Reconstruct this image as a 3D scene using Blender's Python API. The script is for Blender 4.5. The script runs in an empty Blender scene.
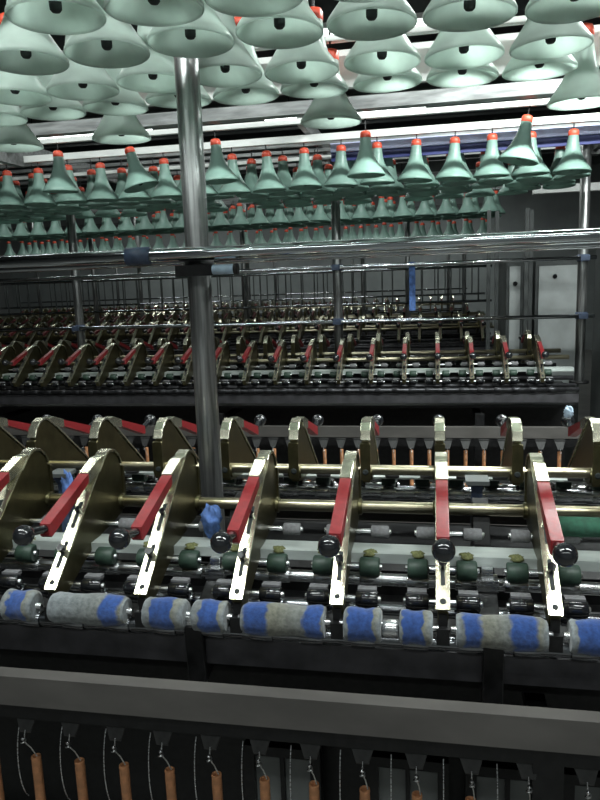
import bpy, bmesh, math, random
from mathutils import Vector, Matrix
S = bpy.context.scene
COL = S.collection
PI = math.pi
random.seed(7)

# ------------------------------------------------------------------ camera, world, lights, exposure
F = 700.41
R_ = Vector((0.98228545, 0.18391399, -0.03592964))
U_ = Vector((0.00358688, 0.17324803, 0.98487169))
W_ = Vector((-0.18735642, 0.96755401, -0.16951934))
cd = bpy.data.cameras.new('camera'); cam = bpy.data.objects.new('camera', cd); COL.objects.link(cam)
cd.sensor_fit = 'VERTICAL'; cd.sensor_height = 24.0; cd.sensor_width = 24.0; cd.lens = F / 800 * 24
cd.clip_start = 0.02; cd.clip_end = 60
M = Matrix((R_, U_, -W_)).transposed().to_4x4(); M.translation = Vector((0, 0, 1.5))
cam.matrix_world = M
S.camera = cam
S.view_settings.view_transform = 'Standard'; S.view_settings.look = 'None'
S.view_settings.gamma = 1; S.view_settings.use_curve_mapping = False
S.view_settings.exposure = 0.0
wd = bpy.data.worlds.new('world'); S.world = wd; wd.use_nodes = True
wd.node_tree.nodes['Background'].inputs[0].default_value = (0.75, 0.85, 0.9, 1)
wd.node_tree.nodes['Background'].inputs[1].default_value = 0.006

def area(name, loc, sx, sy, power, col=(0.93, 1.0, 0.97)):
    l = bpy.data.lights.new(name, 'AREA'); l.shape = 'RECTANGLE'; l.size = sx; l.size_y = sy
    l.energy = power; l.color = col
    o = bpy.data.objects.new(name, l); COL.objects.link(o); o.location = loc
    return o
LAMPS = [(-0.9, -0.95, 2.70, 16), (0.9, -0.95, 2.70, 20), (-0.9, 0.50, 2.70, 60), (1.0, 0.50, 2.70, 62), (-1.3, 2.15, 2.55, 20), (0.85, 2.15, 2.55, 165),
         (-2.6, 4.45, 2.95, 18), (-0.3, 4.45, 2.95, 22), (-3.4, 6.7, 3.0, 14), (-0.8, 6.7, 3.0, 14),
         (-4.4, 9.6, 3.1, 16), (-1.4, 9.6, 3.1, 16), (-4.5, 12.0, 3.1, 40), (0.0, 12.0, 3.1, 40)]
for i, (x, y, z, p) in enumerate(LAMPS):
    area('fluorescent_light', (x, y, z - 0.035), 1.5, 0.08, p * 0.55)

# ------------------------------------------------------------------ helpers
def visible(x, y, z, m=25):
    d = Vector((x, y, z - 1.5)); w = d.dot(W_)
    if w < 0.1: return False
    px = 300 + F * d.dot(R_) / w; py = 400 - F * d.dot(U_) / w
    return -m < px < 600 + m and -m < py < 800 + m
def px_of(x, y, z):
    d = Vector((x, y, z - 1.5)); return 300 + F * d.dot(R_) / d.dot(W_)

class MB:
    """collects shapes; build() links them as one mesh object"""
    def __init__(s): s.v = []; s.f = []; s.sm = []; s.mi = []; s.m = 0
    def add(s, vs, fs, smooth=False):
        b = len(s.v); s.v += [tuple(v) for v in vs]
        for f in fs: s.f.append([b + i for i in f]); s.sm.append(smooth); s.mi.append(s.m)
    def box(s, x0, x1, y0, y1, z0, z1):
        s.add([(x0,y0,z0),(x1,y0,z0),(x1,y1,z0),(x0,y1,z0),(x0,y0,z1),(x1,y0,z1),(x1,y1,z1),(x0,y1,z1)],
              [(0,3,2,1),(4,5,6,7),(0,1,5,4),(1,2,6,5),(2,3,7,6),(3,0,4,7)]); return s
    def prism(s, pts, x0, x1, smooth=False):
        """polygon of (y,z) points, counter-clockwise seen from +x, extruded from x0 to x1, ends chamfered a little"""
        n = len(pts); c = Vector((sum(p[0] for p in pts)/n, sum(p[1] for p in pts)/n)); e = 0.0012
        e = min(e, (x1-x0)*.2)
        def ins(p):
            d = Vector(p) - c; L = d.length; return Vector(p) - d * (e / max(L, 1e-6))
        vs = []
        for x, k in ((x0,1),(x0+e,0),(x1-e,0),(x1,1)):
            for p in pts:
                q = ins(p) if k else p; vs.append((x, q[0], q[1]))
        fs = [tuple(range(n))[::-1], tuple(range(3*n, 4*n))]
        for r in range(3):
            for i in range(n):
                j = (i+1) % n; fs.append((r*n+i, r*n+j, (r+1)*n+j, (r+1)*n+i))
        s.add(vs, fs, smooth); return s
    def lathe(s, prof, axis='z', n=24, o=(0,0,0), smooth=True, closed=False):
        """prof: list of (radius, height)"""
        vs = []; m = len(prof)
        for r, h in prof:
            for k in range(n):
                a = 2*PI*k/n; c, t = r*math.cos(a), r*math.sin(a)
                p = (c, t, h) if axis == 'z' else ((h, c, t) if axis == 'x' else (t, h, c))
                vs.append((p[0]+o[0], p[1]+o[1], p[2]+o[2]))
        fs = []
        for i in range(m-1):
            for k in range(n):
                j = (k+1) % n; fs.append((i*n+k, i*n+j, (i+1)*n+j, (i+1)*n+k))
        s.add(vs, fs, smooth)
        if not closed:
            s.add(vs[:n], [tuple(range(n))[::-1]]); s.add(vs[-n:], [tuple(range(n))])
        return s
    def cyl(s, x0, x1, y, z, r, n=20, c=0.001):
        c = min(c, r*.3, (x1-x0)*.2)
        return s.lathe([(r-c, x0),(r, x0+c),(r, x1-c),(r-c, x1)], 'x', n, (0, y, z))
    def vcyl(s, x, y, z0, z1, r, n=20, c=0.001):
        c = min(c, r*.3)
        return s.lathe([(r-c, z0),(r, z0+c),(r, z1-c),(r-c, z1)], 'z', n, (x, y, 0))
    def tube(s, pts, r, n=8):
        P = [Vector(p) for p in pts]; vs = []; up = Vector((0.31, 0.2, 0.93)).normalized()
        for i, p in enumerate(P):
            t = (P[min(i+1, len(P)-1)] - P[max(i-1, 0)]).normalized()
            a = t.cross(up)
            if a.length < 1e-3: a = t.cross(Vector((1,0,0)))
            a.normalize(); b = t.cross(a)
            for k in range(n):
                g = 2*PI*k/n; vs.append(p + a*(r*math.cos(g)) + b*(r*math.sin(g)))
        fs = [(i*n+k, i*n+(k+1)%n, (i+1)*n+(k+1)%n, (i+1)*n+k) for i in range(len(P)-1) for k in range(n)]
        s.add(vs, fs, True); s.add(vs[:n], [tuple(range(n))]); s.add(vs[-n:], [tuple(range(n))]); return s
    def ball(s, c, r, sx=1, sy=1, sz=1, n=24, m=14, jit=0):
        prof = [(max(1e-5, r*math.sin(PI*i/m)), -r*math.cos(PI*i/m)) for i in range(m+1)]
        b = len(s.v); s.lathe(prof, 'z', n, (0,0,0), True, True)
        for i in range(b, len(s.v)):
            v = s.v[i]; q = 1 + (random.uniform(-jit, jit) if jit else 0)
            s.v[i] = (v[0]*sx*q+c[0], v[1]*sy*q+c[1], v[2]*sz*q+c[2])
        return s
    def mesh(s, name, mats):
        me = bpy.data.meshes.new(name); me.from_pydata(s.v, [], s.f)
        for mt in (mats if isinstance(mats, (list, tuple)) else [mats]): me.materials.append(mt)
        for i, p in enumerate(me.polygons): p.use_smooth = s.sm[i]; p.material_index = s.mi[i]
        bm = bmesh.new(); bm.from_mesh(me); bmesh.ops.recalc_face_normals(bm, faces=bm.faces); bm.to_mesh(me); bm.free()
        me.update(); return me
    def build(s, name, mats, parent=None, loc=None):
        o = bpy.data.objects.new(name, s.mesh(name, mats)); COL.objects.link(o)
        if parent: o.parent = parent
        if loc: o.location = loc
        return o

def tag(o, label, cat, group=None):
    o['label'] = label; o['category'] = cat
    if group: o['group'] = group
    return o
def thing(name, loc=(0,0,0), rz=0):
    o = bpy.data.objects.new(name, None); COL.objects.link(o); o.empty_display_size = 0.02
    o.location = loc; o.rotation_euler = (0, 0, rz); return o
def dup(root, loc, rot=(0,0,0)):
    r = root.copy(); COL.objects.link(r); r.location = loc; r.rotation_euler = rot
    for ch in list(root.children):
        c = ch.copy(); COL.objects.link(c); c.parent = r
        for g in ch.children:
            d = g.copy(); COL.objects.link(d); d.parent = c
    return r
def drop(root):
    for ch in list(root.children):
        for g in list(ch.children): bpy.data.objects.remove(g)
        bpy.data.objects.remove(ch)
    bpy.data.objects.remove(root)
ORD = 'first second third fourth fifth sixth seventh eighth ninth tenth eleventh twelfth thirteenth fourteenth fifteenth sixteenth seventeenth eighteenth nineteenth twentieth'.split()
TENS = ['', '', 'twenty', 'thirty', 'forty', 'fifty']
def ordinal(n):
    if n <= 20: return ORD[n-1]
    t, u = divmod(n, 10)
    return {3:'thirtieth', 4:'fortieth', 5:'fiftieth'}.get(t, 'x') if u == 0 else TENS[t] + '-' + ORD[u-1]
def label_row(objs, fmt, cat, group):
    """objs: top-level repeats; labels count them from the left"""
    objs = sorted(objs, key=lambda o: px_of(*o.location))
    for i, o in enumerate(objs):
        w = 'leftmost' if i == 0 else ('rightmost' if i == len(objs)-1 else ordinal(i+1) + ' from the left')
        tag(o, fmt.format(w), cat, group)

# ------------------------------------------------------------------ materials
def mat(name, col, rough=0.5, metal=0.0, var=0.15, scale=30, dark=None, bump=0.0, stretch=None, spec=0.5, coat=0.0):
    m = bpy.data.materials.new(name); m.use_nodes = True; nt = m.node_tree; N = nt.nodes; L = nt.links
    b = N['Principled BSDF']
    b.inputs['Roughness'].default_value = rough; b.inputs['Metallic'].default_value = metal
    b.inputs['Specular IOR Level'].default_value = spec
    if coat: b.inputs['Coat Weight'].default_value = coat; b.inputs['Coat Roughness'].default_value = 0.1
    tc = N.new('ShaderNodeTexCoord'); mp = N.new('ShaderNodeMapping'); L.new(tc.outputs['Object'], mp.inputs[0])
    if stretch: mp.inputs['Scale'].default_value = stretch
    nz = N.new('ShaderNodeTexNoise'); nz.inputs['Scale'].default_value = scale; nz.inputs['Detail'].default_value = 5
    L.new(mp.outputs[0], nz.inputs['Vector'])
    rp = N.new('ShaderNodeValToRGB'); L.new(nz.outputs['Fac'], rp.inputs[0])
    d = dark if dark else tuple(c*(1-var*2) for c in col)
    rp.color_ramp.elements[0].position = 0.35; rp.color_ramp.elements[0].color = (*d, 1)
    rp.color_ramp.elements[1].position = 0.65; rp.color_ramp.elements[1].color = (*col, 1)
    L.new(rp.outputs[0], b.inputs['Base Color'])
    mr = N.new('ShaderNodeMapRange'); L.new(nz.outputs['Fac'], mr.inputs[0])
    mr.inputs['To Min'].default_value = max(0.02, rough*0.8); mr.inputs['To Max'].default_value = min(1, rough*1.25)
    L.new(mr.outputs[0], b.inputs['Roughness'])
    if bump:
        bp = N.new('ShaderNodeBump'); bp.inputs['Strength'].default_value = bump; bp.inputs['Distance'].default_value = 0.002
        L.new(nz.outputs['Fac'], bp.inputs['Height']); L.new(bp.outputs[0], b.inputs['Normal'])
    return m
STEEL = mat('polished_steel', (0.82,0.83,0.85), 0.27, 1.0, 0.12, 60, stretch=(0.3,4,4))
STEELD = mat('oiled_steel', (0.30,0.31,0.33), 0.22, 1.0, 0.2, 60, stretch=(0.3,4,4))
TUBE = mat('chrome_tube', (0.60,0.63,0.66), 0.10, 1.0, 0.15, 40, stretch=(0.3,4,4))
POLE = mat('galvanised_pole', (0.42,0.43,0.43), 0.36, 0.85, 0.25, 25, stretch=(6,6,0.3), bump=0.1)
BRASS = mat('olive_anodised_metal', (0.125,0.112,0.058), 0.34, 0.9, 0.15, 40, bump=0.1)
BRASS_TUBE = mat('bronze_tube', (0.55,0.50,0.36), 0.3, 1.0, 0.12, 40, stretch=(0.4,3,3))
CHAMP = mat('champagne_plate', (0.76,0.73,0.55), 0.22, 0.9, 0.08, 90, bump=0.1)
CHAMP_CAP = mat('champagne_cap', (0.85,0.83,0.66), 0.22, 0.95, 0.15, 60)
RED = mat('red_lever_paint', (0.19,0.012,0.015), 0.42, 0.0, 0.12, 120, bump=0.15)
BLACKP = mat('black_bakelite', (0.012,0.013,0.015), 0.12, 0.0, 0.1, 50, coat=0.4)
BLACK = mat('black_painted_metal', (0.011,0.011,0.012), 0.42, 0.3, 0.3, 60, bump=0.2)
DARK = mat('dark_oily_steel', (0.05,0.05,0.055), 0.35, 0.7, 0.3, 50, bump=0.2)
GUN = mat('gunmetal_plate', (0.075,0.073,0.08), 0.45, 0.4, 0.2, 25, bump=0.15)
RAIL = mat('dusty_grey_rail', (0.085,0.079,0.074), 0.62, 0.1, 0.15, 18, bump=0.2, stretch=(0.4,1,1))
PANEL = mat('pale_grey_panel', (0.60,0.64,0.64), 0.45, 0.1, 0.1, 8)
PANELD = mat('dark_grey_panel', (0.10,0.11,0.11), 0.5, 0.2, 0.15, 12)
BOARD = mat('pale_aluminium_bar', (0.52,0.57,0.55), 0.42, 0.25, 0.15, 30, stretch=(0.3,1,1), bump=0.1)
PAD = mat('grey_felt_pad', (0.20,0.20,0.21), 0.85, 0.0, 0.15, 200, bump=0.4)
GREEN = mat('green_rubber_cot', (0.03,0.06,0.042), 0.5, 0.0, 0.25, 90, dark=(0.02,0.04,0.03), bump=0.3)
FUZZ = mat('yellow_green_fluff', (0.17,0.18,0.07), 0.95, 0.0, 0.25, 300, bump=0.8)
LINT = mat('pale_lint', (0.6,0.6,0.57), 0.95, 0.0, 0.2, 200, bump=0.8)
WHITEP = mat('white_painted_steel', (0.78,0.80,0.78), 0.45, 0.1, 0.08, 12, stretch=(0.4,1,1), bump=0.05)
GREYP = mat('scuffed_silver_channel', (0.26,0.27,0.27), 0.45, 0.5, 0.25, 18, stretch=(0.5,3,3), bump=0.2)
BLUEP = mat('lavender_blue_paint', (0.66,0.70,1.0), 0.45, 0.0, 0.1, 12)
NAVY = mat('navy_blue_paint', (0.03,0.04,0.18), 0.45, 0.0, 0.1, 12)
BLUECLOTH = mat('blue_cloth', (0.10,0.20,0.50), 0.9, 0.0, 0.3, 60, bump=0.8)
SLEEVE = mat('slate_blue_plastic', (0.07,0.10,0.17), 0.45, 0.0, 0.2, 60)
PALEBLUE = mat('pale_blue_plastic', (0.42,0.55,0.68), 0.4, 0.0, 0.1, 60)
KRAFT = mat('orange_brown_paper_tube', (0.62,0.28,0.13), 0.62, 0.0, 0.15, 90, bump=0.2)
KRAFTI = mat('dark_tube_bore', (0.05,0.02,0.012), 0.8, 0.0, 0.1, 90)
REDCAP = mat('orange_red_plastic_cap', (0.72,0.09,0.045), 0.4, 0.0, 0.1, 60)
CEIL = mat('dark_ceiling', (0.10,0.10,0.10), 0.85, 0.0, 0.2, 3)
FLOOR = mat('worn_floor', (0.22,0.22,0.21), 0.5, 0.0, 0.15, 4)
WALL = mat('pale_far_wall', (0.34,0.37,0.37), 0.8, 0.0, 0.08, 3)
WALLD = mat('grey_side_wall', (0.22,0.23,0.23), 0.8, 0.0, 0.08, 3)
SOCK = mat('dark_socket', (0.015,0.02,0.02), 0.7, 0.0, 0.1, 60)
LAMPM = bpy.data.materials.new('lamp_tube_glow'); LAMPM.use_nodes = True
LAMPM.node_tree.nodes['Principled BSDF'].inputs['Emission Color'].default_value = (0.93,1,0.97,1)
LAMPM.node_tree.nodes['Principled BSDF'].inputs['Emission Strength'].default_value = 6

def mint(name, col, tr=0.62):
    m = bpy.data.materials.new(name); m.use_nodes = True; nt = m.node_tree; N = nt.nodes; L = nt.links
    b = N['Principled BSDF']; out = N['Material Output']; b.inputs['Roughness'].default_value = 0.32
    tc = N.new('ShaderNodeTexCoord'); nz = N.new('ShaderNodeTexNoise'); nz.inputs['Scale'].default_value = 25; nz.inputs['Detail'].default_value = 4
    L.new(tc.outputs['Object'], nz.inputs['Vector'])
    oi = N.new('ShaderNodeObjectInfo')
    hs = N.new('ShaderNodeHueSaturation'); 
    mr = N.new('ShaderNodeMapRange'); L.new(oi.outputs['Random'], mr.inputs[0]); mr.inputs['To Min'].default_value = 0.86; mr.inputs['To Max'].default_value = 1.08
    L.new(mr.outputs[0], hs.inputs['Value'])
    rp = N.new('ShaderNodeValToRGB'); L.new(nz.outputs['Fac'], rp.inputs[0])
    rp.color_ramp.elements[0].position = 0.3; rp.color_ramp.elements[0].color = (*[c*0.86 for c in col], 1)
    rp.color_ramp.elements[1].position = 0.7; rp.color_ramp.elements[1].color = (*col, 1)
    L.new(rp.outputs[0], hs.inputs['Color'])
    tl = N.new('ShaderNodeBsdfTranslucent'); mx = N.new('ShaderNodeMixShader'); mx.inputs[0].default_value = tr
    L.new(hs.outputs[0], b.inputs['Base Color']); L.new(hs.outputs[0], tl.inputs['Color'])
    L.new(b.outputs[0], mx.inputs[1]); L.new(tl.outputs[0], mx.inputs[2]); L.new(mx.outputs[0], out.inputs['Surface'])
    return m
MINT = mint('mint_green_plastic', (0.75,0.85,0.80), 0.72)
MINT_SHADED = mint('shaded_mint_plastic', (0.35,0.54,0.47), 0.40)  # same plastic as the near cones, with dimmer light put into the colour

def fabric(name, bands, lo, hi):
    """grey felt sleeve with worn blue bands; bands are local x ranges in metres"""
    m = bpy.data.materials.new(name); m.use_nodes = True; nt = m.node_tree; N = nt.nodes; L = nt.links
    b = N['Principled BSDF']; b.inputs['Roughness'].default_value = 0.92
    b.inputs['Sheen Weight'].default_value = 0.3
    tc = N.new('ShaderNodeTexCoord'); sp = N.new('ShaderNodeSeparateXYZ'); L.new(tc.outputs['Object'], sp.inputs[0])
    n1 = N.new('ShaderNodeTexNoise'); n1.inputs['Scale'].default_value = 48; n1.inputs['Detail'].default_value = 6; L.new(tc.outputs['Object'], n1.inputs['Vector'])
    ma = N.new('ShaderNodeMath'); ma.operation = 'MULTIPLY_ADD'; L.new(n1.outputs['Fac'], ma.inputs[0]); ma.inputs[1].default_value = 0.026; 
    sb = N.new('ShaderNodeMath'); sb.operation = 'SUBTRACT'; L.new(sp.outputs['X'], sb.inputs[0]); sb.inputs[1].default_value = 0.013
    L.new(sb.outputs[0], ma.inputs[2])
    mr = N.new('ShaderNodeMapRange'); L.new(ma.outputs[0], mr.inputs[0]); mr.inputs['From Min'].default_value = lo; mr.inputs['From Max'].default_value = hi
    rp = N.new('ShaderNodeValToRGB'); L.new(mr.outputs[0], rp.inputs[0]); cr = rp.color_ramp
    grey = (0.16,0.172,0.168,1); tan = (0.17,0.168,0.13,1); blue = (0.018,0.062,0.235,1); pale = (0.21,0.235,0.25,1)
    pts = [(0.0, pale)]
    for a, c in bands:
        ea = (a-lo)/(hi-lo); ec = (c-lo)/(hi-lo); pts += [(max(0.01, ea-0.04), grey), (ea, blue), (ec, blue), (min(0.99, ec+0.05), tan)]
    pts.append((1.0, pale))
    cr.elements[0].position = pts[0][0]; cr.elements[0].color = pts[0][1]
    cr.elements[1].position = 1.0; cr.elements[1].color = pale
    for p, c in pts[1:-1]:
        e = cr.elements.new(min(0.995, p)); e.color = c
    n2 = N.new('ShaderNodeTexNoise'); n2.inputs['Scale'].default_value = 160; n2.inputs['Detail'].default_value = 6; L.new(tc.outputs['Object'], n2.inputs['Vector'])
    mx = N.new('ShaderNodeMixRGB'); mx.blend_type = 'MULTIPLY'; mx.inputs[0].default_value = 0.85
    r2 = N.new('ShaderNodeValToRGB'); L.new(n2.outputs['Fac'], r2.inputs[0]); r2.color_ramp.elements[0].position = 0.3; r2.color_ramp.elements[0].color = (0.45,0.45,0.45,1); r2.color_ramp.elements[1].position = 0.65
    L.new(rp.outputs[0], mx.inputs[1]); L.new(r2.outputs[0], mx.inputs[2]); L.new(mx.outputs[0], b.inputs['Base Color'])
    bp = N.new('ShaderNodeBump'); bp.inputs['Strength'].default_value = 0.6; bp.inputs['Distance'].default_value = 0.002
    L.new(n2.outputs['Fac'], bp.inputs['Height']); L.new(bp.outputs[0], b.inputs['Normal'])
    return m

# ------------------------------------------------------------------ the hall
def struct(name, mb, m):
    o = mb.build(name, m); o['kind'] = 'structure'; return o
X0, X1, Y0, Y1, H = -9.0, 6.0, -2.2, 14.0, 3.5
struct('floor', MB().box(X0, X1, Y0, Y1, -0.1, 0), FLOOR)
struct('ceiling', MB().box(X0, X1, Y0, Y1, H, H+0.1), CEIL)
struct('wall_back', MB().box(X0, X1, Y1, Y1+0.1, 0, H), WALL)
struct('wall_left', MB().box(X0-0.1, X0, Y0, Y1, 0, H), WALLD)
struct('wall_right', MB().box(X1, X1+0.1, Y0, Y1, 0, H), WALLD)
struct('wall_front', MB().box(X0, X1, Y0-0.1, Y0, 0, H), WALLD)

# ceiling lamps: housing, two tubes, hanging rods
hs = MB().box(-0.76, 0.76, -0.06, 0.06, 0.0, 0.03)
tb = MB().cyl(-0.74, 0.74, -0.028, -0.016, 0.013, 12).cyl(-0.74, 0.74, 0.028, -0.016, 0.013, 12)
for i, (x, y, z, p) in enumerate(LAMPS):
    t = thing('fluorescent_lamp', (x, y, z))
    hs.build('housing', WHITEP, t); tb.build('lamp_tubes', LAMPM, t)
    for sx in (-0.5, 0.5): MB().vcyl(sx, 0, 0.03, H - z, 0.004, 8).build('hanging_rod', BLACK, t)
    row = ['the nearest aisle', 'the front edge of the first machine', 'the aisle behind the first machine', 'the aisle behind the second machine', 'the third aisle', 'the fourth aisle', 'the back wall'][i//2]
    tag(t, 'twin tube ceiling lamp over %s, %s of the two' % (row, 'left' if i % 2 == 0 else 'right'), 'lamp', 'ceiling lamps')

# ------------------------------------------------------------------ weighting arm
# profile relative to the support tube centre (y 1.187, z 1.10)
OY, OZ = 1.187, 1.10
def rel(pts): return [(y-OY, z-OZ) for y, z in pts]
body = rel([(0.941,1.018),(0.962,1.012),(1.03,1.042),(1.10,1.066),(1.165,1.074),(1.19,1.079),(1.196,1.10),(1.197,1.14),(1.194,1.168),
            (1.186,1.186),(1.172,1.198),(1.155,1.2035),(1.140,1.201),(1.126,1.192),(1.06,1.137),(0.985,1.074),(0.938,1.035)])
def arm_parts(k=1):
    hw = 0.0075
    P = {}
    P['body'] = (MB().prism(body, -hw, hw), BRASS)
    # front pressure bar: a bright plate lying on the sloping front edge with two slots shown by dark inlays
    a = Vector((0.9335-OY, 1.0365-OZ)); b = Vector((1.118-OY, 1.1895-OZ)); t = (b-a).normalized(); n = Vector((-t.y, t.x))
    q = 0.0035
    P['pressure_bar'] = (MB().prism([tuple(a), tuple(b), tuple(b+n*q), tuple(a+n*q)][::1], -0.0098, 0.0098), CHAMP)
    def slot(u0, u1, w, m):
        c = (a + t*u0, a + t*u1); e = 0.0006
        pts = [c[0]+n*(q-0.001), c[1]+n*(q-0.001), c[1]+n*(q+e), c[0]+n*(q+e)]
        m.prism([tuple(p) for p in pts], -w, w)
    sl = MB(); slot(0.036, 0.084, 0.0031, sl); P['slot1'] = (sl, SOCK)
    sl = MB(); slot(0.109, 0.159, 0.0031, sl); P['slot2'] = (sl, SOCK); sl = MB()
    c = a + t*0.012 + n*(q+0.0006); 
    ring = []
    for s_ in (0,):
        vs = [(0.0044*math.cos(g), c.x + t.x*0.0044*math.sin(g), c.y + t.y*0.0044*math.sin(g)) for g in [2*PI*i/14 for i in range(14)]]
        sl.add(vs, [tuple(range(14))])
    P['hole'] = (sl, SOCK)
    c0 = a + t*0.066 + n*q; c1 = c0 + n*0.014
    P['adjusting_knob'] = (MB().tube([(0,*c0),(0,*(c0+n*0.003)),(0,*(c0+n*0.0031))], 0.0035, 10).tube([(0,*(c0+n*0.003)),(0,*c1)], 0.0062, 14), BLACKP)
    d0 = a + t*0.142 + n*q
    P['upper_screw'] = (MB().tube([(0,*d0),(0,*(d0+n*0.008))], 0.0050, 12), BLACKP)
    # cap over the top
    top = rel([(1.108,1.178),(1.126,1.193),(1.140,1.2025),(1.155,1.2050),(1.172,1.1995),(1.187,1.187),(1.1955,1.170)])
    o = [Vector(p) for p in top]; cen = Vector((1.15-OY, 1.14-OZ))
    outer = [p + (p-cen).normalized()*0.004 for p in o]
    P['cap'] = (MB().prism([tuple(p) for p in o][::1] + [tuple(p) for p in outer][::-1], -0.0102, 0.0102), CHAMP_CAP)
    # tail plate clamped round the tube, with its bolt hole
    tp = rel([(1.193,1.088),(1.2035,1.088),(1.2035,1.164),(1.197,1.166)])
    P['tail_plate'] = (MB().prism(tp, -0.0105, 0.0105), BRASS)
    bolt = MB().lathe([(0.0062, 0.0), (0.0062, 0.0015), (0.0034, 0.0016)], 'y', 14, (0, 1.2030-OY, 1.105-OZ))
    P['bolt'] = (bolt, SOCK)
    cl = MB().lathe([(0.0125,-0.014),(0.0145,-0.012),(0.0145,0.012),(0.0125,0.014)], 'x', 20)
    P['clamp'] = (cl, BRASS)
    lv = rel([(0.934,1.126),(0.939,1.122),(1.066,1.170),(1.072,1.178),(1.070,1.187),(0.936,1.144)])
    lh = rel([(1.068,1.169),(1.100,1.176),(1.126,1.192),(1.132,1.203),(1.112,1.2035),(1.068,1.1885)])
    P['lever_head'] = (MB().prism(lh, -0.0096, 0.0096), CHAMP_CAP)
    P['lever'] = (MB().prism(lv, -0.0088, 0.0088), RED)
    stem = rel([(0.945,1.134)])[0]; bc = rel([(0.882,1.147)])[0]
    P['knob'] = (MB().ball((0, bc[0]-0.002, bc[1]), 0.0155).tube([(0, stem[0], stem[1]), (0, bc[0]+0.008, bc[1])], 0.0065, 14), BLACKP)
    return P
AP = arm_parts()
ARM = thing('weighting_arm')
for k in ('body','cap','tail_plate','clamp','pressure_bar','lever_head'): AP[k][0].build(k, AP[k][1], ARM)
pb = [c for c in ARM.children if c.name.startswith('pressure_bar')][0]
tpl = [c for c in ARM.children if c.name.startswith('tail_plate')][0]
for k in ('slot1', 'slot2'): AP[k][0].build('slot', SOCK, pb)
AP['hole'][0].build('bolt_hole', SOCK, pb)
AP['bolt'][0].build('bolt', SOCK, tpl)
AP['upper_screw'][0].build('adjusting_screw', BLACKP, pb)
AP['adjusting_knob'][0].build('adjusting_knob', BLACKP, pb)
lev = AP['lever'][0].build('lever', RED, ARM); lev['label'] = 'red painted lever'
AP['knob'][0].build('ball_knob', BLACKP, lev)['label'] = 'glossy black ball knob'
# small far copy: one mesh, the same shapes
far = MB(); fm = [BRASS, CHAMP, CHAMP_CAP, mat('shaded_red_lever_paint', (0.11,0.012,0.013), 0.6, 0, .12, 60), BLACKP]  # far levers: same red paint, darkened in colour to stand for weaker light
for k, mi in (('body',0),('tail_plate',0),('pressure_bar',1),('cap',2),('lever_head',2),('lever',3),('knob',4)):
    p = AP[k][0]; b0 = len(far.v); far.v += p.v; far.f += [[b0+i for i in f] for f in p.f]; far.sm += p.sm; far.mi += [mi]*len(p.f)
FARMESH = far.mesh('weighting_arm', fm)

# ------------------------------------------------------------------ hanging cone
CONE = thing('hanging_cone')
shell_p = [(0.0008,0.1300),(0.0160,0.1290),(0.0185,0.1080),(0.0228,0.0870),(0.0300,0.0660),(0.0395,0.0470),(0.0505,0.0300),(0.0615,0.0140),(0.0680,0.0040),(0.0690,-0.0008),(0.0712,0.0010),(0.0708,0.0060),(0.0650,0.0150),
           (0.0540,0.0300),(0.0430,0.0470),(0.0335,0.0660),(0.0265,0.0870),(0.0222,0.1080),(0.0200,0.1260),(0.0194,0.1380)]
cs = MB().lathe(shell_p, 'z', 36, closed=True)
cs.build('shell', MINT, CONE)
co = MB().lathe([(0.0005,0.0075),(0.0060,0.0085),(0.0088,0.0120),(0.0092,0.0160),(0.0092,0.1290)], 'z', 16, closed=True)
co.build('hanger_core', SOCK, CONE)['label'] = 'dark hanger core up the middle'
cc = MB().lathe([(0.0196,0.1350),(0.0204,0.1365),(0.0200,0.1500),(0.0165,0.1570),(0.0080,0.1600),(0.0010,0.1604)], 'z', 24, closed=True)
cc.build('cap', REDCAP, CONE)['label'] = 'orange-red cap'
hk = MB().tube([(0,0,0.158),(0,0,0.205)], 0.0025, 8)
hk.build('hook', BLACK, CONE)
fc = MB(); b0 = 0
for mb_, mi in ((cs,0),(cc,1),(hk,2)):
    b0 = len(fc.v); fc.v += mb_.v; fc.f += [[b0+i for i in f] for f in mb_.f]; fc.sm += mb_.sm; fc.mi += [mi]*len(mb_.f)
FARCONE = fc.mesh('hanging_cone', [MINT_SHADED, REDCAP, BLACK])
SHELL2 = cs.mesh('shell', MINT_SHADED)

# ------------------------------------------------------------------ paper tube on its spindle (a bobbin)
BOB = thing('bobbin_tube')
pr = [(0.0045,0.0),(0.0085,0.0)]
z = -0.19
prof = [(0.0095,-0.20),(0.0092,-0.14)]
for i in range(7): prof += [(0.0083,-0.032+0.0032*i),(0.0087,-0.0308+0.0032*i),(0.0083,-0.0296+0.0032*i)]
prof += [(0.0082,-0.006),(0.0086,-0.003),(0.0084,0.0),(0.0062,0.0008),(0.0056,-0.002),(0.0052,-0.02)]
prof = [(r_*0.9, h_) for r_, h_ in prof]
MB().lathe(prof, 'z', 20, closed=True).build('paper_tube', KRAFT, BOB)
MB().lathe([(0.0048,-0.018),(0.001,-0.0175)], 'z', 16, closed=True).build('bore', KRAFTI, BOB)
MB().lathe([(0.004,-0.27),(0.004,-0.2),(0.011,-0.199),(0.012,-0.215),(0.008,-0.24),(0.006,-0.27)], 'z', 16).build('spindle', DARK, BOB)
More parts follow.
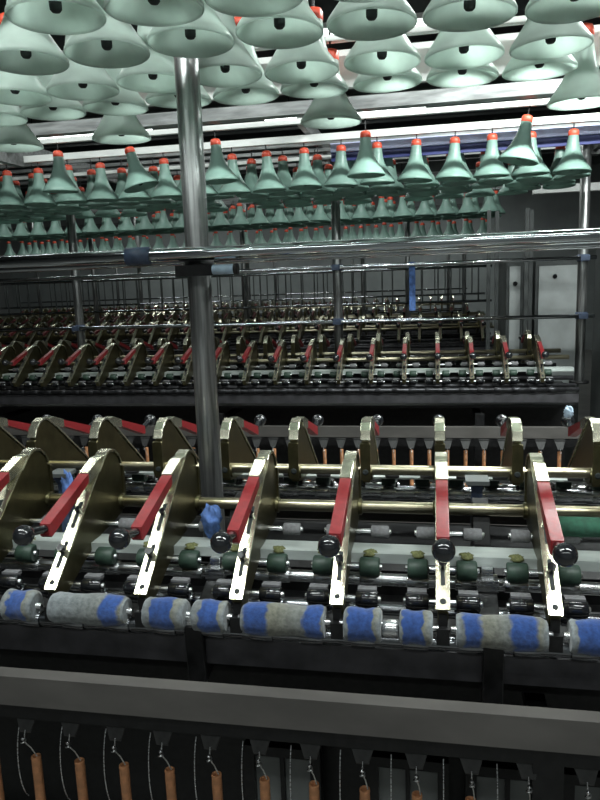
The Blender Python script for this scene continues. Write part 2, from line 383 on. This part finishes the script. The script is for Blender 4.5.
# thread guide: black flap with a pigtail wire
GUIDE = thing('thread_guide')
FLAPM = mat('worn_black_flap', (0.045,0.045,0.045), 0.5, 0.2, 0.2, 60)
fl = MB()
vs = [(-0.022,-0.060,0.046),(0.020,-0.060,0.046),(0.009,-0.072,0.012),(-0.009,-0.072,0.012)]
vs2 = [(x, y+0.0015, z-0.003) for x, y, z in vs]
fl.add(vs+vs2, [(0,1,2,3),(7,6,5,4),(0,4,5,1),(1,5,6,2),(2,6,7,3),(3,7,4,0)])
fl.box(-0.022, 0.020, -0.062, -0.052, 0.044, 0.050)
fl.build('flap', FLAPM, GUIDE)
pg = [(0,-0.071,0.014),(0,-0.075,0.004)]
for i in range(13):
    a = 2*PI*i/10; pg.append((0.0036*math.sin(a), -0.0785+0.0036*math.cos(a), 0.002-0.0006*i))
MB().tube(pg, 0.0010, 6).ball((0,-0.079,0.0045), 0.0026, n=10, m=8).build('pigtail_wire', STEEL, GUIDE)
MB().tube([(0.0,-0.078,-0.001),(0.003,-0.066,-0.020),(0.005,-0.056,-0.042)], 0.0009, 6).build('yarn_end', LINT, GUIDE)
RING = MB()
rp = []
for i in range(15):
    a = -1.15 + 2.3*i/14; rp.append((0.0, -0.030*math.cos(a)+0.012, 0.075*math.sin(a)))
RING.tube(rp, 0.0009, 6)
RINGM = RING.mesh('separator_wire', STEEL)

# ------------------------------------------------------------------ drafting rollers of one arm
def roller_pair(name, cotw, cotr, m, off=0.0375, cap=None, capr=0):
    t = thing(name)
    MB().cyl(-off-cotw/2-0.004, off+cotw/2+0.004, 0, 0, 0.0045, 14).build('arbor', STEEL, t)
    for s_ in (-1, 1):
        c = MB().cyl(s_*off-cotw/2, s_*off+cotw/2, 0, 0, cotr, 24, 0.002).build('cot', m, t)
        if cap: MB().box(s_*off-cotw*0.42, s_*off+cotw*0.42, cotr*0.05, cotr*1.15, cotr*0.75, cotr*0.75+capr).build('felt_strip', cap, c)
    return t
GREENR = roller_pair('green_top_roller', 0.031, 0.0155, GREEN)
BLACKR = roller_pair('black_top_roller', 0.034, 0.0120, BLACKP, cap=PAD, capr=0.006)
PADR = roller_pair('grey_pad_roller', 0.030, 0.0105, PAD)
FLUFF = MB().ball((0,0,0), 0.0105, 1.15, 0.9, 0.6, 14, 8, 0.22)
FLUFFM = FLUFF.mesh('lint_tuft', FUZZ)

L_ = 2.235
def row(objs, fmt, cat, grp): label_row(objs, fmt, cat, grp)

def arm_row(xs, yo, rear, detail, fmt, grp):
    objs = []
    for x in xs:
        y = (2*1.297 - OY if rear else OY) + yo
        if not visible(x, y, OZ+0.05, 45): continue
        rz = PI if rear else 0
        if detail: o = dup(ARM, (x, y, OZ), (0, 0, rz))
        else:
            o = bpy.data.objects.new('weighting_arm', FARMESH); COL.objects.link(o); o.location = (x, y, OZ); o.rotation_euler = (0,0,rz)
        objs.append(o)
    row(objs, fmt, 'machine arm', grp)

def thing_row(proto, xs, y, z, rz, fmt, cat, grp, jit=0, m=20, mesh=None, name=None, zt=None):
    objs = []
    for x in xs:
        if not visible(x, y, z if zt is None else zt, m): continue
        if mesh: o = bpy.data.objects.new(name, mesh); COL.objects.link(o); o.location = (x, y, z); o.rotation_euler = (0,0,rz)
        else: o = dup(proto, (x + random.uniform(-jit, jit), y, z), (0, 0, rz))
        objs.append(o)
    row(objs, fmt, cat, grp); return objs

def long(name, mb, m, label, cat, grp=None):
    o = mb.build(name, m); return tag(o, label, cat, grp)

# ------------------------------------------------------------------ machine frames (one per machine)
AX1 = [-0.588 + 0.15*i for i in range(-3, 9)]
AX2 = [-1.031 + 0.15*i for i in range(-16, 11)]
NTH = ['first', 'second', 'third', 'fourth', 'fifth']
def machine(n, yo, xs, xl, xr, detail):
    M_ = NTH[n] + ' machine'
    cy = 1.297 + yo
    t = thing('machine_frame', (0, cy, 0))
    bm_ = MB().box(xl, xr, -0.06, 0.06, 0.86, 0.96); bm_.build('centre_beam', BLACK, t)
    MB().box(xl, xr, -0.14, 0.14, 0.10, 0.30).build('base_beam', BLACK, t)
    MB().box(xl, xr, -0.05, 0.05, 0.30, 0.86).build('body_sheet', BLACK, t)
    for s_ in (-1, 1):
        MB().box(xl, xr, s_*0.355-0.006, s_*0.355+0.006, 0.930, 0.972).build('roller_beam', GUN, t)
        MB().box(xl, xr, min(s_*0.33, s_*0.06), max(s_*0.33, s_*0.06), 0.900, 0.912).build('beam_shelf', BLACK, t)
        bo = (-0.09, -0.06) if (n == 1 and s_ < 0) else (0, 0)
        MB().box(xl, xr, s_*0.427-0.012+bo[0], s_*0.427+0.012+bo[0], 0.886+bo[1]-(0.02 if bo[1] else 0), 0.933+bo[1]-(0.02 if bo[1] else 0)).build('thread_board', RAIL, t)
        MB().box(xl, xr, s_*0.405-0.006+(-0.12 if bo[1] else 0), s_*0.405+0.006+(-0.12 if bo[1] else 0), 0.77 if bo[1] else 0.845, 0.80 if bo[1] else 0.885).build('guide_rail', BLACK, t)
        MB().box(xl, xr, s_*0.39-0.04+(-0.2 if bo[1] else 0), s_*0.39+0.04, 0.45, 0.4955).build('spindle_rail', RAIL, t)
    q = xl + 0.2
    k = 0
    while q < xr:
        MB().box(q-0.03, q+0.03, -0.42, 0.42, 0.0, 0.10).box(q-0.02, q+0.02, -0.41, -0.38, 0.10, 0.886).box(q-0.02, q+0.02, 0.38, 0.41, 0.10, 0.886).box(q-0.015, q+0.015, -0.38, 0.38, 0.84, 0.86).build('support_leg', BLACK, t)
        q += 1.2
    tag(t, 'dark frame carrying the rollers and arms of the %s' % M_, 'machine frame', 'machine frames')
    # tubes
    long('support_tube', MB().cyl(xl, xr, OY+yo, OZ, 0.0105, 20), BRASS_TUBE, 'front bronze support tube through the arms of the %s' % M_, 'tube', 'support tubes')
    long('support_tube', MB().cyl(xl, xr, 2*1.297-OY+yo, OZ+0.006, 0.0105, 20), BRASS_TUBE, 'rear bronze support tube through the arms of the %s' % M_, 'tube', 'support tubes')
    for s_, side in ((-1, 'front'), (1, 'rear')):
        for dy, dz, r, what in ((0.362, 0.987, 0.0125, 'outer'), (0.285, 0.995, 0.011, 'middle'), (0.232, 1.020, 0.012, 'inner')):
            mb = MB(); 
            mb.cyl(xl, xr, cy + s_*dy, dz, r*0.82, 18)
            if detail:
                for x in xs:
                    for d in (-0.0375, 0.0375):
                        mb.cyl(x+d-0.017, x+d+0.017, cy + s_*dy, dz, r, 24, 0.0006)
            long('fluted_roller', mb, STEELD if (n == 0 and what != 'inner') else (STEEL if n == 0 else DARK), '%s fluted steel roller on the %s side of the %s' % (what, side, M_), 'roller', 'fluted rollers')
    if detail:
        for s_, side in ((-1,'front'),(1,'rear')):
            rz = 0 if s_ < 0 else PI
            thing_row(GREENR, xs, cy + s_*0.245, 1.046, rz, '{} green roller pair, %s side of the %s' % (side, M_), 'roller', 'green rollers', m=45)
            thing_row(BLACKR, xs, cy + s_*0.300, 1.018, rz, '{} black roller pair, %s side of the %s' % (side, M_), 'roller', 'black rollers', m=45)
            thing_row(PADR, [x+0.012 for x in xs], cy + s_*0.178, 1.080, rz, '{} grey pad pair, %s side of the %s' % (side, M_), 'roller', 'grey pads', m=45)
            b = MB().box(xl, xr, min(cy + s_*0.235, cy + s_*0.195), max(cy + s_*0.235, cy + s_*0.195), 1.062, 1.066)
            ya, yb = sorted((cy + s_*0.238, cy + s_*0.234))
            b.box(xl, xr, ya, yb, 1.050, 1.066)
            long('cover_strip', b, BOARD, 'pale flat metal strip behind the green rollers, %s side of the %s' % (side, M_), 'metal strip', 'cover strips')
    xs2 = sorted([x-0.0375 for x in xs] + [x+0.0375 for x in xs])
    if n < 2:
        thing_row(BOB, xs2, 0.906+yo-(0.2 if n else 0), 0.766, 0, '{} orange-brown bobbin tube of the %s' % M_, 'bobbin', 'bobbin tubes', m=30)
        thing_row(GUIDE, xs2, 0.957+yo-(0.2 if n else 0), 0.812-(0.045 if n else 0), 0, '{} black thread guide flap of the %s' % M_, 'thread guide', 'thread guides', m=30)
    if n == 0:
        thing_row(None, [x+0.0375 for x in xs2], 0.93+yo, 0.74, 0, '{} curved separator wire between the near bobbins', 'wire', 'separator wires', mesh=RINGM, name='separator_wire')
    arm_row(xs, yo, False, detail, '{} brass arm, front row of the %s' % M_, 'front arms of the %s' % M_)
    arm_row(xs, yo, True, detail, '{} brass arm, rear row of the %s' % M_, 'rear arms of the %s' % M_)

machine(0, 0.0, AX1, -1.25, 0.85, True)
machine(1, L_, AX2, -3.6, 0.62, True)
AX3 = [-1.0 + 0.15*i for i in range(-24, 10)]
machine(2, 4.25, AX3, -4.8, 0.45, False)
AX4 = [-2.828 + 0.15*i for i in range(-14, 22)]
machine(3, 5.9, AX4, -5.6, 0.50, False)
AX5 = [-3.036 + 0.15*i for i in range(-20, 23)]
machine(4, 8.55, AX5, -6.5, 0.45, False)

# ------------------------------------------------------------------ fabric-covered front rollers of the first machine
FR = [(-0.714,-0.695,[(0.3,0.8)],0),(-0.664,-0.613,[(0.25,0.75)],0),(-0.584,-0.461,[(0.74,0.93)],1),(-0.430,-0.366,[(0.22,0.72)],0),(-0.354,-0.302,[(0.28,0.80)],0),
      (-0.278,-0.155,[(0.05,0.30),(0.80,0.97)],1),(-0.127,-0.074,[(0.15,0.78)],0),(-0.048,-0.002,[(0.12,0.70)],0),(0.030,0.151,[(0.10,0.24),(0.62,0.86)],1),(0.180,0.240,[(0.15,0.75)],0)]
objs = []
for i, (a, b, bands, lg) in enumerate(FR):
    c = (a+b)/2; h = (b-a)/2
    t = thing('felt_roller', (c, 0.932, 1.010))
    m_ = fabric('felt_sleeve_fabric', [(-h+2*h*p, -h+2*h*q) for p, q in bands], -h, h)
    prof = []; n_ = 16
    for k in range(n_+1):
        u = k/n_; e = min(u, 1-u); r = 0.0232 + 0.0012*math.sin(u*9+i) - (0.0035 if e < 0.02 else 0) + random.uniform(-0.0004, 0.0004)
        prof.append((r, -h + 2*h*u))
    MB().lathe(prof, 'x', 30).build('felt_sleeve', m_, t)['label'] = 'grey felt sleeve stained with bright blue'
    MB().cyl(-h-0.008, h+0.008, 0, 0, 0.005, 14).build('shaft', STEEL, t)
    objs.append((t, lg))
sh = [o for o, l in objs if not l]; lo = [o for o, l in objs if l]
label_row(lo, '{} long grey felt roller with blue bands', 'roller', 'long felt rollers')
label_row(sh, '{} short felt roller with a blue middle', 'roller', 'short felt rollers')
for i, x in enumerate(AX1[2:9]):
    o = MB().box(x-0.009, x+0.009, 0.925, 0.955, 0.985, 1.012).box(x-0.006, x+0.006, 0.935, 0.950, 1.0, 1.03).build('roller_saddle', BLACK)
    tag(o, 'black saddle block under the bar of the %s front arm from the left' % ordinal(i+1), 'bracket', 'roller saddles')
long('spacer_roller', MB().cyl(-0.072, -0.050, 0.932, 1.006, 0.013, 20), STEEL, 'bare bright steel collar between two short blue felt rollers', 'roller')

# roller stands
def stand(x, rear, label):
    s_ = 1 if rear else -1
    t = thing('roller_stand', (x, 1.297, 0.96), 0 if rear else PI)
    pts = [(0.02,0.0),(0.37,-0.06),(0.375,0.035),(0.30,0.045),(0.24,0.065),(0.13,0.085),(0.10,0.14),(0.06,0.145),(0.02,0.02)]
    MB().prism(pts, -0.014, 0.014).build('bracket', BLACK, t)
    MB().box(-0.016,0.016, 0.235,0.262,0.060,0.078).box(-0.008,0.008,0.24,0.256,0.078,0.094).cyl(-0.024,0.024,0.248,0.070,0.0065,14).build('bearing', STEEL, t)
    MB().box(-0.014,0.014,0.345,0.372,0.036,0.048).cyl(-0.022,0.022,0.358,0.046,0.005,14).build('bearing', STEEL, t)
    tag(t, label, 'bracket', 'roller stands')
stand(0.080, False, 'black roller stand with bright bearing left of the rightmost full arm')
stand(-0.354, False, 'black roller stand with bright bearing left of the grey pole foot')
def head(x, label):
    t = thing('tube_bracket', (x, 1.36, 1.03))
    MB().prism([(-0.012,-0.11),(0.012,-0.11),(0.012,0.05),(0.03,0.07),(-0.03,0.07),(-0.012,0.05)], -0.010, 0.010).build('upright', SLEEVE, t)
    MB().box(-0.022,0.022,-0.032,0.014,0.070,0.078).build('head_plate', PANELD, t)
    tag(t, label, 'bracket', 'tube brackets')
head(0.082, 'upright bracket with flat grey head between the two tubes, right of centre')
head(-0.795, 'upright bracket with flat grey head between the two tubes, far left')

# tufts of lint on the strip
objs = []
for x in AX1:
    for d in (-0.0375, 0.0375):
        if not visible(x+d, 1.06, 1.072, 5) or random.random() < 0.25: continue
        o = bpy.data.objects.new('lint_tuft', FLUFFM); COL.objects.link(o); o.location = (x+d, 1.064, 1.064); o.rotation_euler = (0,0,random.uniform(-.5,.5)); objs.append(o)
label_row(objs, '{} yellow-green tuft of fluff above the green rollers', 'fluff', 'lint tufts')

# small cream bearing clips over the rear rollers of the first machine
CL = MB().box(-0.011,0.011,-0.006,0.006,0,0.005).box(-0.011,-0.006,-0.006,0.006,0.005,0.012).box(0.006,0.011,-0.006,0.006,0.005,0.012)
CLM = CL.mesh('bearing_clip', mat('cream_plastic', (0.62,0.60,0.48), 0.5, 0, .1, 60))
thing_row(None, [x+d for x in AX1 for d in (-0.0375, 0.0375)], 1.542, 1.062, 0, '{} cream clip on the rear rollers of the near machine', 'clip', 'bearing clips', mesh=CLM, name='bearing_clip')

# rags
def rag(name, c, sx, sy, sz, label, m=BLUECLOTH):
    mb = MB().ball((0,0,0), 1, 1, 1, 1, 22, 16)
    for i, v in enumerate(mb.v):
        q = 1 + 0.28*math.sin(v[0]*5+v[2]*7) * math.cos(v[1]*6-v[2]*4) + random.uniform(-0.05,0.05)
        mb.v[i] = (v[0]*sx*q, v[1]*sy*q, v[2]*sz*q)
    o = mb.build(name, m, loc=c); tag(o, label, 'rag'); return o
rag('blue_rag', (-0.376, 1.10, 1.098), 0.016, 0.018, 0.026, 'crumpled blue rag hanging behind the third red lever')
rag('blue_rag', (-0.775, 1.335, 1.075), 0.012, 0.010, 0.036, 'narrow blue rag hanging below the far left tube bracket')
rag('lint_wad', (0.312, 1.705, 1.170), 0.010, 0.008, 0.014, 'small pale blue wad of lint near the right edge', PALEBLUE)
o = MB().lathe([(0.012,-0.05),(0.0155,-0.047),(0.016,0.0),(0.015,0.05),(0.012,0.052)], 'x', 24).build('green_cloth_roll', mat('green_cloth', (0.03,0.12,0.075), 0.9, 0, .2, 80, bump=.6), loc=(0.235, 1.115, 1.10))
tag(o, 'dark green cloth roll behind the rightmost black knob', 'cloth roll')

COVERM = mat('grey_cover_panel', (0.22,0.235,0.235), 0.5, 0.1, 0.12, 10)
# ------------------------------------------------------------------ panels low behind the bobbins
for i, x in enumerate([-0.29, -0.05, 0.13, 0.30]):
    t = thing('drum_cover', (x, 1.19, 0.51))
    MB().box(-0.055, 0.055, 0, 0.01, -0.12, 0.075).build('panel', COVERM, t)
    MB().box(-0.075,-0.055,-0.012,0.012,-0.14,0.105).box(0.055,0.075,-0.012,0.012,-0.14,0.105).box(-0.004,0.004,-0.012,0,-0.12,0.085).box(-0.055,0.055,-0.012,0.012,0.085,0.105).box(-0.055,0.055,-0.012,0.012,-0.14,-0.12).build('frame', BLACK, t)
    tag(t, '%s grey cover panel low behind the front bobbins' % (ordinal(i+1) + ' from the left'), 'panel', 'drum covers')

# ------------------------------------------------------------------ poles and creel tubes
def pole(x, y, ztop, r, label, z0=0.0):
    t = thing('creel_pole', (x, y, 0))
    MB().vcyl(0, 0, 0.962, ztop, r, 32).build('tube', POLE, t)
    MB().vcyl(0, 0, 0.9605, 0.972, r*2.0, 24).build('foot_plate', BLACK, t)
    tag(t, label, 'pole', 'creel poles'); return t
pole(-0.437, 1.294, 2.00, 0.0225, 'thick grey steel pole rising through the near machine, left of centre')
PX2 = [-1.884, -0.471, 0.689]
for i, x in enumerate(PX2):
    pole(x, 3.53, 2.065, 0.0225, ['grey pole of the second machine near the left edge', 'grey pole of the second machine at centre', 'grey pole of the second machine near the right edge'][i])
PX3 = [-2.9,-1.55,-0.2]
for i, x in enumerate(PX3): pole(x, 5.75, 2.3, 0.02, '%s grey pole of the third machine' % ordinal(i+1))
for i, x in enumerate([-4.3,-3.1,-1.9,-0.7,0.3]): pole(x, 7.2, 2.3, 0.02, '%s grey pole of the fourth machine' % ordinal(i+1))
for i, x in enumerate([-4.6,-3.3,-2.2,-1.1,0.2]): pole(x, 9.85, 2.3, 0.02, '%s grey pole of the fifth machine' % ordinal(i+1))

long('creel_tube', MB().cyl(-1.2, 0.85, 1.247, 1.553, 0.0125, 28), TUBE, 'thick polished tube crossing in front of the near pole', 'tube')
long('creel_tube', MB().cyl(-1.2, 0.85, 1.338, 1.543, 0.0080, 20), TUBE, 'thinner polished tube just behind and below the thick one', 'tube')
t = thing('tube_clamp', (-0.437, 1.297, 1.535))
MB().lathe([(0.024,-0.012),(0.028,-0.010),(0.028,0.010),(0.024,0.012)], 'z', 24).box(-0.026, 0.044, -0.060, -0.026, -0.022, -0.002).build('clamp_body', BLACK, t)
MB().cyl(0.044, 0.084, -0.055, -0.012, 0.009, 18).build('sleeve', PALEBLUE, t)['label'] = 'pale blue plastic sleeve'
MB().cyl(0.084, 0.092, -0.055, -0.012, 0.0105, 18).build('end_cap', BLACK, t)
tag(t, 'black clamp with pale blue sleeve joining thick tube to the near pole', 'clamp')
long('tube_sleeve', MB().lathe([(0.0132,-0.024),(0.0165,-0.0225),(0.0165,0.0225),(0.0132,0.024)], 'x', 28, (-0.536,1.247,1.553)), SLEEVE, 'slate blue sleeve on the thick tube left of the near pole', 'sleeve')
def creel_tubes(yc, xl, xr, zs, r, n):
    for i, z in enumerate(zs):
        long('creel_tube', MB().cyl(xl, xr, yc, z, r, 16), TUBE, '%s polished creel tube of the %s machine' % (['upper','lower'][i], NTH[n]), 'tube', 'creel tubes')
creel_tubes(3.485, -3.6, 0.74, (1.552, 1.284), 0.0095, 1)
creel_tubes(5.72, -4.8, 0.45, (1.552, 1.284), 0.010, 2)
creel_tubes(7.17, -5.4, 0.5, (1.60, 1.30), 0.010, 3)
creel_tubes(9.82, -6.2, 0.45, (1.60, 1.30), 0.010, 4)
for n, (y, z0, z1, xa, xb, st) in enumerate([(5.72,1.294,1.542,-4.6,0.42,0.11),(7.17,1.31,1.59,-5.2,0.45,0.13)]):
    xs_ = []; q = xa
    while q < xb:
        xs_.append(q + random.uniform(-.02,.02)); q += st
    rm = MB().vcyl(0, 0, z0, z1, 0.006, 8).mesh('guide_rod', PANELD)
    thing_row(None, xs_, y, 0, 0, '{} thin upright rod between creel tubes, %s machine' % NTH[n+2], 'rod', 'guide rods', mesh=rm, name='guide_rod', zt=1.4, m=5)
for i, (x, z, w) in enumerate([(-1.884,1.284,'lower'),(-0.471,1.284,'lower'),(0.689,1.284,'lower'),(-0.471,1.552,'upper'),(0.689,1.552,'upper')]):
    t = thing('pole_clamp', (x, 3.53, z))
    MB().lathe([(0.0226,-0.016),(0.028,-0.014),(0.028,0.014),(0.0226,0.016)], 'z', 20).box(-0.02,0.02,-0.058,-0.024,-0.013,0.013).build('clamp_body', SLEEVE, t)
    p_ = 'left' if x < -1 else ('centre' if x < 0 else 'right')
    tag(t, 'small blue-black clamp holding the %s tube to the %s pole' % (w, p_), 'clamp', 'pole clamps')

# ------------------------------------------------------------------ hanging cones
def cone_at(x, y, z, rx=0, ry=0, far=False):
    if far:
        o = bpy.data.objects.new('hanging_cone', FARCONE); COL.objects.link(o); o.location = (x, y, z); o.rotation_euler = (rx, ry, 0); return o
    o = dup(CONE, (x, y, z), (rx, ry, random.uniform(-0.3, 0.3)))
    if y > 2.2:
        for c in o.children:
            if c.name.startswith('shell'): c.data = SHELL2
    return o
ROWN = ['nearest', 'second', 'third', 'fourth', 'fifth']
for r, y in enumerate((0.87, 1.03, 1.19, 1.395, 1.542)):
    objs = []
    for k in range(-8, 2):
        x = 0.058 + 0.15*k
        z = 1.889 + random.uniform(-0.003, 0.003)
        if visible(x, y, z, 30):
            objs.append(cone_at(x + random.uniform(-.002,.002), y + random.uniform(-.002,.002), z, random.uniform(-.03,.03), random.uniform(-.03,.03)))
    if objs: label_row(objs, '{} mint cone, %s row of the near creel' % ROWN[r], 'cone', 'cones of the near creel')
    for o in objs: o.scale = (1.0, 1.0, 1.0)
for x, lab in ((0.318, 'far right'), (-0.232, 'right of the near pole'), (-0.752, 'left of the near pole'), (-1.045, 'at the left edge')):
    o = cone_at(x, 1.700, 1.855, 0.03, random.uniform(-.05,.05)); tag(o, 'lone mint cone hung low behind the near creel, %s' % lab, 'cone', 'lone cones of the near creel')
for r in range(5):
    y = (2.97, 3.125, 3.28, 3.435, 3.64, 3.80)[r]; objs = []
    for k in range(-16, 4):
        x = 0.078 + 0.15*k + (0.03 if r % 2 else 0)
        z = 1.872
        if r > 0 and random.random() < 0.08: continue
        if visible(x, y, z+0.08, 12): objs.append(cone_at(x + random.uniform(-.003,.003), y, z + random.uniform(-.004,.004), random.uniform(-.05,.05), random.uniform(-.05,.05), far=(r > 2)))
    if objs: label_row(objs, '{} mint cone, %s row of the second creel' % (ROWN+['sixth'])[r], 'cone', 'cones of the second creel')
for (x, y, z, rx, ry, lab) in ((-1.482,2.72,1.885,0.03,0.02,'leftmost'),(-1.135,2.72,1.883,0.0,-0.26,'second and tilted'),(-0.812,2.72,1.885,0.0,-0.06,'third, beside the thick pole'),(-0.244,2.72,1.872,0.0,0.0,'fourth, above the centre pole'),(0.30,2.72,1.888,0.03,0.20,'rightmost and tilted')):
    o = cone_at(x, y, z, rx, ry); tag(o, 'loose mint cone before the second creel, %s' % lab, 'cone', 'loose cones of the second creel')
for r in range(4):
    y = 5.2 + 0.152*r; objs = []
    for k in range(-24, 3):
        x = 0.09 + 0.15*k + (0.05 if r % 2 else 0)
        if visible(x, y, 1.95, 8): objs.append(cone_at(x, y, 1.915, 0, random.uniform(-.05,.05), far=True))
    if objs: label_row(objs, '{} small mint cone, %s row of the third creel' % ROWN[r], 'cone', 'cones of the third creel')
for r in range(2):
    y = 6.8 + 0.3*r; objs = []
    for k in range(-29, 4):
        x = 0.15*k + 0.05*r
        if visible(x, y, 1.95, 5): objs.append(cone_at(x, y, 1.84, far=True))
    if objs: label_row(objs, '{} tiny mint cone, %s row of the fourth creel' % ROWN[r], 'cone', 'cones of the fourth creel')
drop(CONE)

# ------------------------------------------------------------------ creel rails and beams overhead
def beam(x0, x1, y0, y1, z0, z1, m, label, name='creel_rail'):
    return long(name, MB().box(x0, x1, y0, y1, z0, z1), m, label, 'rail', 'overhead rails')
beam(-2.4, 1.2, 1.76, 1.775, 1.945, 2.030, WHITEP, 'broad white rail behind the near cones')
beam(-2.4, 1.2, 1.69, 1.71, 2.030, 2.042, WHITEP, 'thin white rail above the broad white one')
beam(-2.8, 1.3, 2.55, 2.60, 2.072, 2.115, GREYP, 'scuffed silver channel above the second creel')
beam(-3.2, 1.4, 2.71, 2.73, 2.074, 2.092, WHITEP, 'upper white rail in front of the second creel')
beam(-3.2, 0.70, 2.955, 2.985, 2.053, 2.080, WHITEP, 'lower white rail in front of the second creel')
o = beam(-0.42, 0.66, 3.04, 3.055, 2.020, 2.055, BLUEP, 'lavender blue painted beam above the second creel')
o = beam(-0.42, 0.66, 3.056, 3.07, 1.985, 2.020, NAVY, 'navy blue painted beam right under the lavender one')
beam(-3.4, 0.70, 3.13, 3.15, 2.010, 2.024, WHITEP, 'thin white rail behind the blue beams')
for i in range(4):
    beam(-3.6, 0.70, (3.115,3.27,3.425,3.63,3.79)[i], (3.135,3.29,3.445,3.65,3.81)[i], 2.066, 2.08, GREYP, '%s grey rail holding cones of the second creel' % ordinal(i+1))
for i, y in enumerate((0.87, 1.03, 1.19, 1.395, 1.542)):
    beam(-1.7, 0.9, y-0.01, y+0.01, 2.088, 2.105, GREYP, '%s grey rail holding cones of the near creel' % ordinal(i+1))
for i, (x, y0, y1) in enumerate([(-1.79,2.55,4.3),(-0.50,2.78,4.3),(0.725,2.35,4.3)]):
    t = thing('creel_cross_arm', (x, y0, 2.084 if i < 2 else 2.03))
    MB().box(-0.012, 0.012, 0, y1-y0, 0, 0.055).build('arm', GREYP if i < 2 else PANELD, t)
    MB().box(-0.02, 0.02, 3.53-y0-0.03, 3.53-y0+0.03, -0.02, 0.0).build('pole_cap', BLACK, t)
    tag(t, '%s cross arm running back over the second creel' % ['left grey', 'middle grey', 'right dark'][i], 'beam', 'cross arms')
beam(0.605, 6.0, 4.62, 4.68, 1.965, 2.01, WHITEP, 'cream beam beyond the right end of the second creel')
beam(-3.75, -2.40, 5.77, 5.80, 2.135, 2.17, WHITEP, 'white beam behind red caps of the third creel, far left')
for i in range(4): beam(-4.9, 0.5, 5.19+.152*i, 5.21+.152*i, 2.115, 2.13, GREYP, '%s grey rail holding cones of the third creel' % ordinal(i+1))
for i in range(2): beam(-5.6, 0.6, 6.79+.3*i, 6.81+.3*i, 2.04, 2.06, GREYP, '%s grey rail holding cones of the fourth creel' % ordinal(i+1))
beam(-6.2, 0.6, 9.3, 9.4, 2.3, 2.36, GREYP, 'far grey rail over the fifth machine')
beam(-6.2, 0.6, 8.0, 8.1, 2.5, 2.58, GREYP, 'far grey rail near the ceiling')

tag(MB().box(-1.66, -1.63, 2.0, 2.712, 1.99, 2.085).build('creel_cross_arm', GREYP), 'short thick grey cross arm at the left edge before the second creel', 'beam')
# ceiling joists
for i in range(8):
    tag(MB().box(X0, X1, 2.2+1.5*i, 2.32+1.5*i, 3.2, 3.5).build('ceiling_joist', PANELD), '%s dark ceiling joist counted from the near end' % ordinal(i+1), 'beam', 'ceiling joists')

# ------------------------------------------------------------------ end cabinets at the right
def cabinet(x0, x1, y, z0, z1, label, knob=None):
    t = thing('end_cabinet', (x0, y, 0)); w = x1-x0
    MB().box(0, w, 0.02, 0.7, 0.0, z1+0.04).build('housing', PANELD, t)
    p = MB().box(0.02, w-0.02, 0, 0.022, z0, z1).build('door', PANEL, t)
    if knob: MB().lathe([(0.014,-0.02),(0.016,-0.012),(0.010,0.001)], 'y', 16, (knob[0]-x0, 0, knob[1])).build('knob', BLACKP, p)
    tag(t, label, 'cabinet', 'end cabinets')
cabinet(0.68, 0.98, 5.0, 0.62, 1.53, 'wide pale grey cabinet behind the right pole with black knob', (0.80, 1.46))
cabinet(0.49, 0.60, 5.0, 0.9, 1.535, 'narrow pale grey cabinet beside the wide one', (0.545, 1.42))
t = thing('control_cabinet', (0.80, 3.35, 0))
MB().box(0, 0.5, 0, 0.45, 0, 1.62).build('housing', PANELD, t); MB().box(0.03, 0.47, -0.012, 0.0, 0.1, 1.58).build('door', GUN, t)
tag(t, 'dark grey cabinet at the right edge beyond the second machine', 'cabinet')
for i, x in enumerate((0.60, 0.64, 0.36, 0.42)):
    long('upright_post', MB().box(x-0.012, x+0.012, 4.85+0.1*(i%2), 4.875+0.1*(i%2), 0, 1.9), PANELD, '%s dark upright post by the pale cabinets' % ordinal(i+1), 'post', 'upright posts')
long('blue_strap', MB().box(-0.115, -0.085, 3.498, 3.502, 1.33, 1.56).box(-0.115,-0.085,3.47,3.502,1.560,1.5635), BLUECLOTH, 'narrow blue strap hanging from the upper creel tube', 'strap')

for p in (ARM, BOB, GUIDE, GREENR, BLACKR, PADR): drop(p)
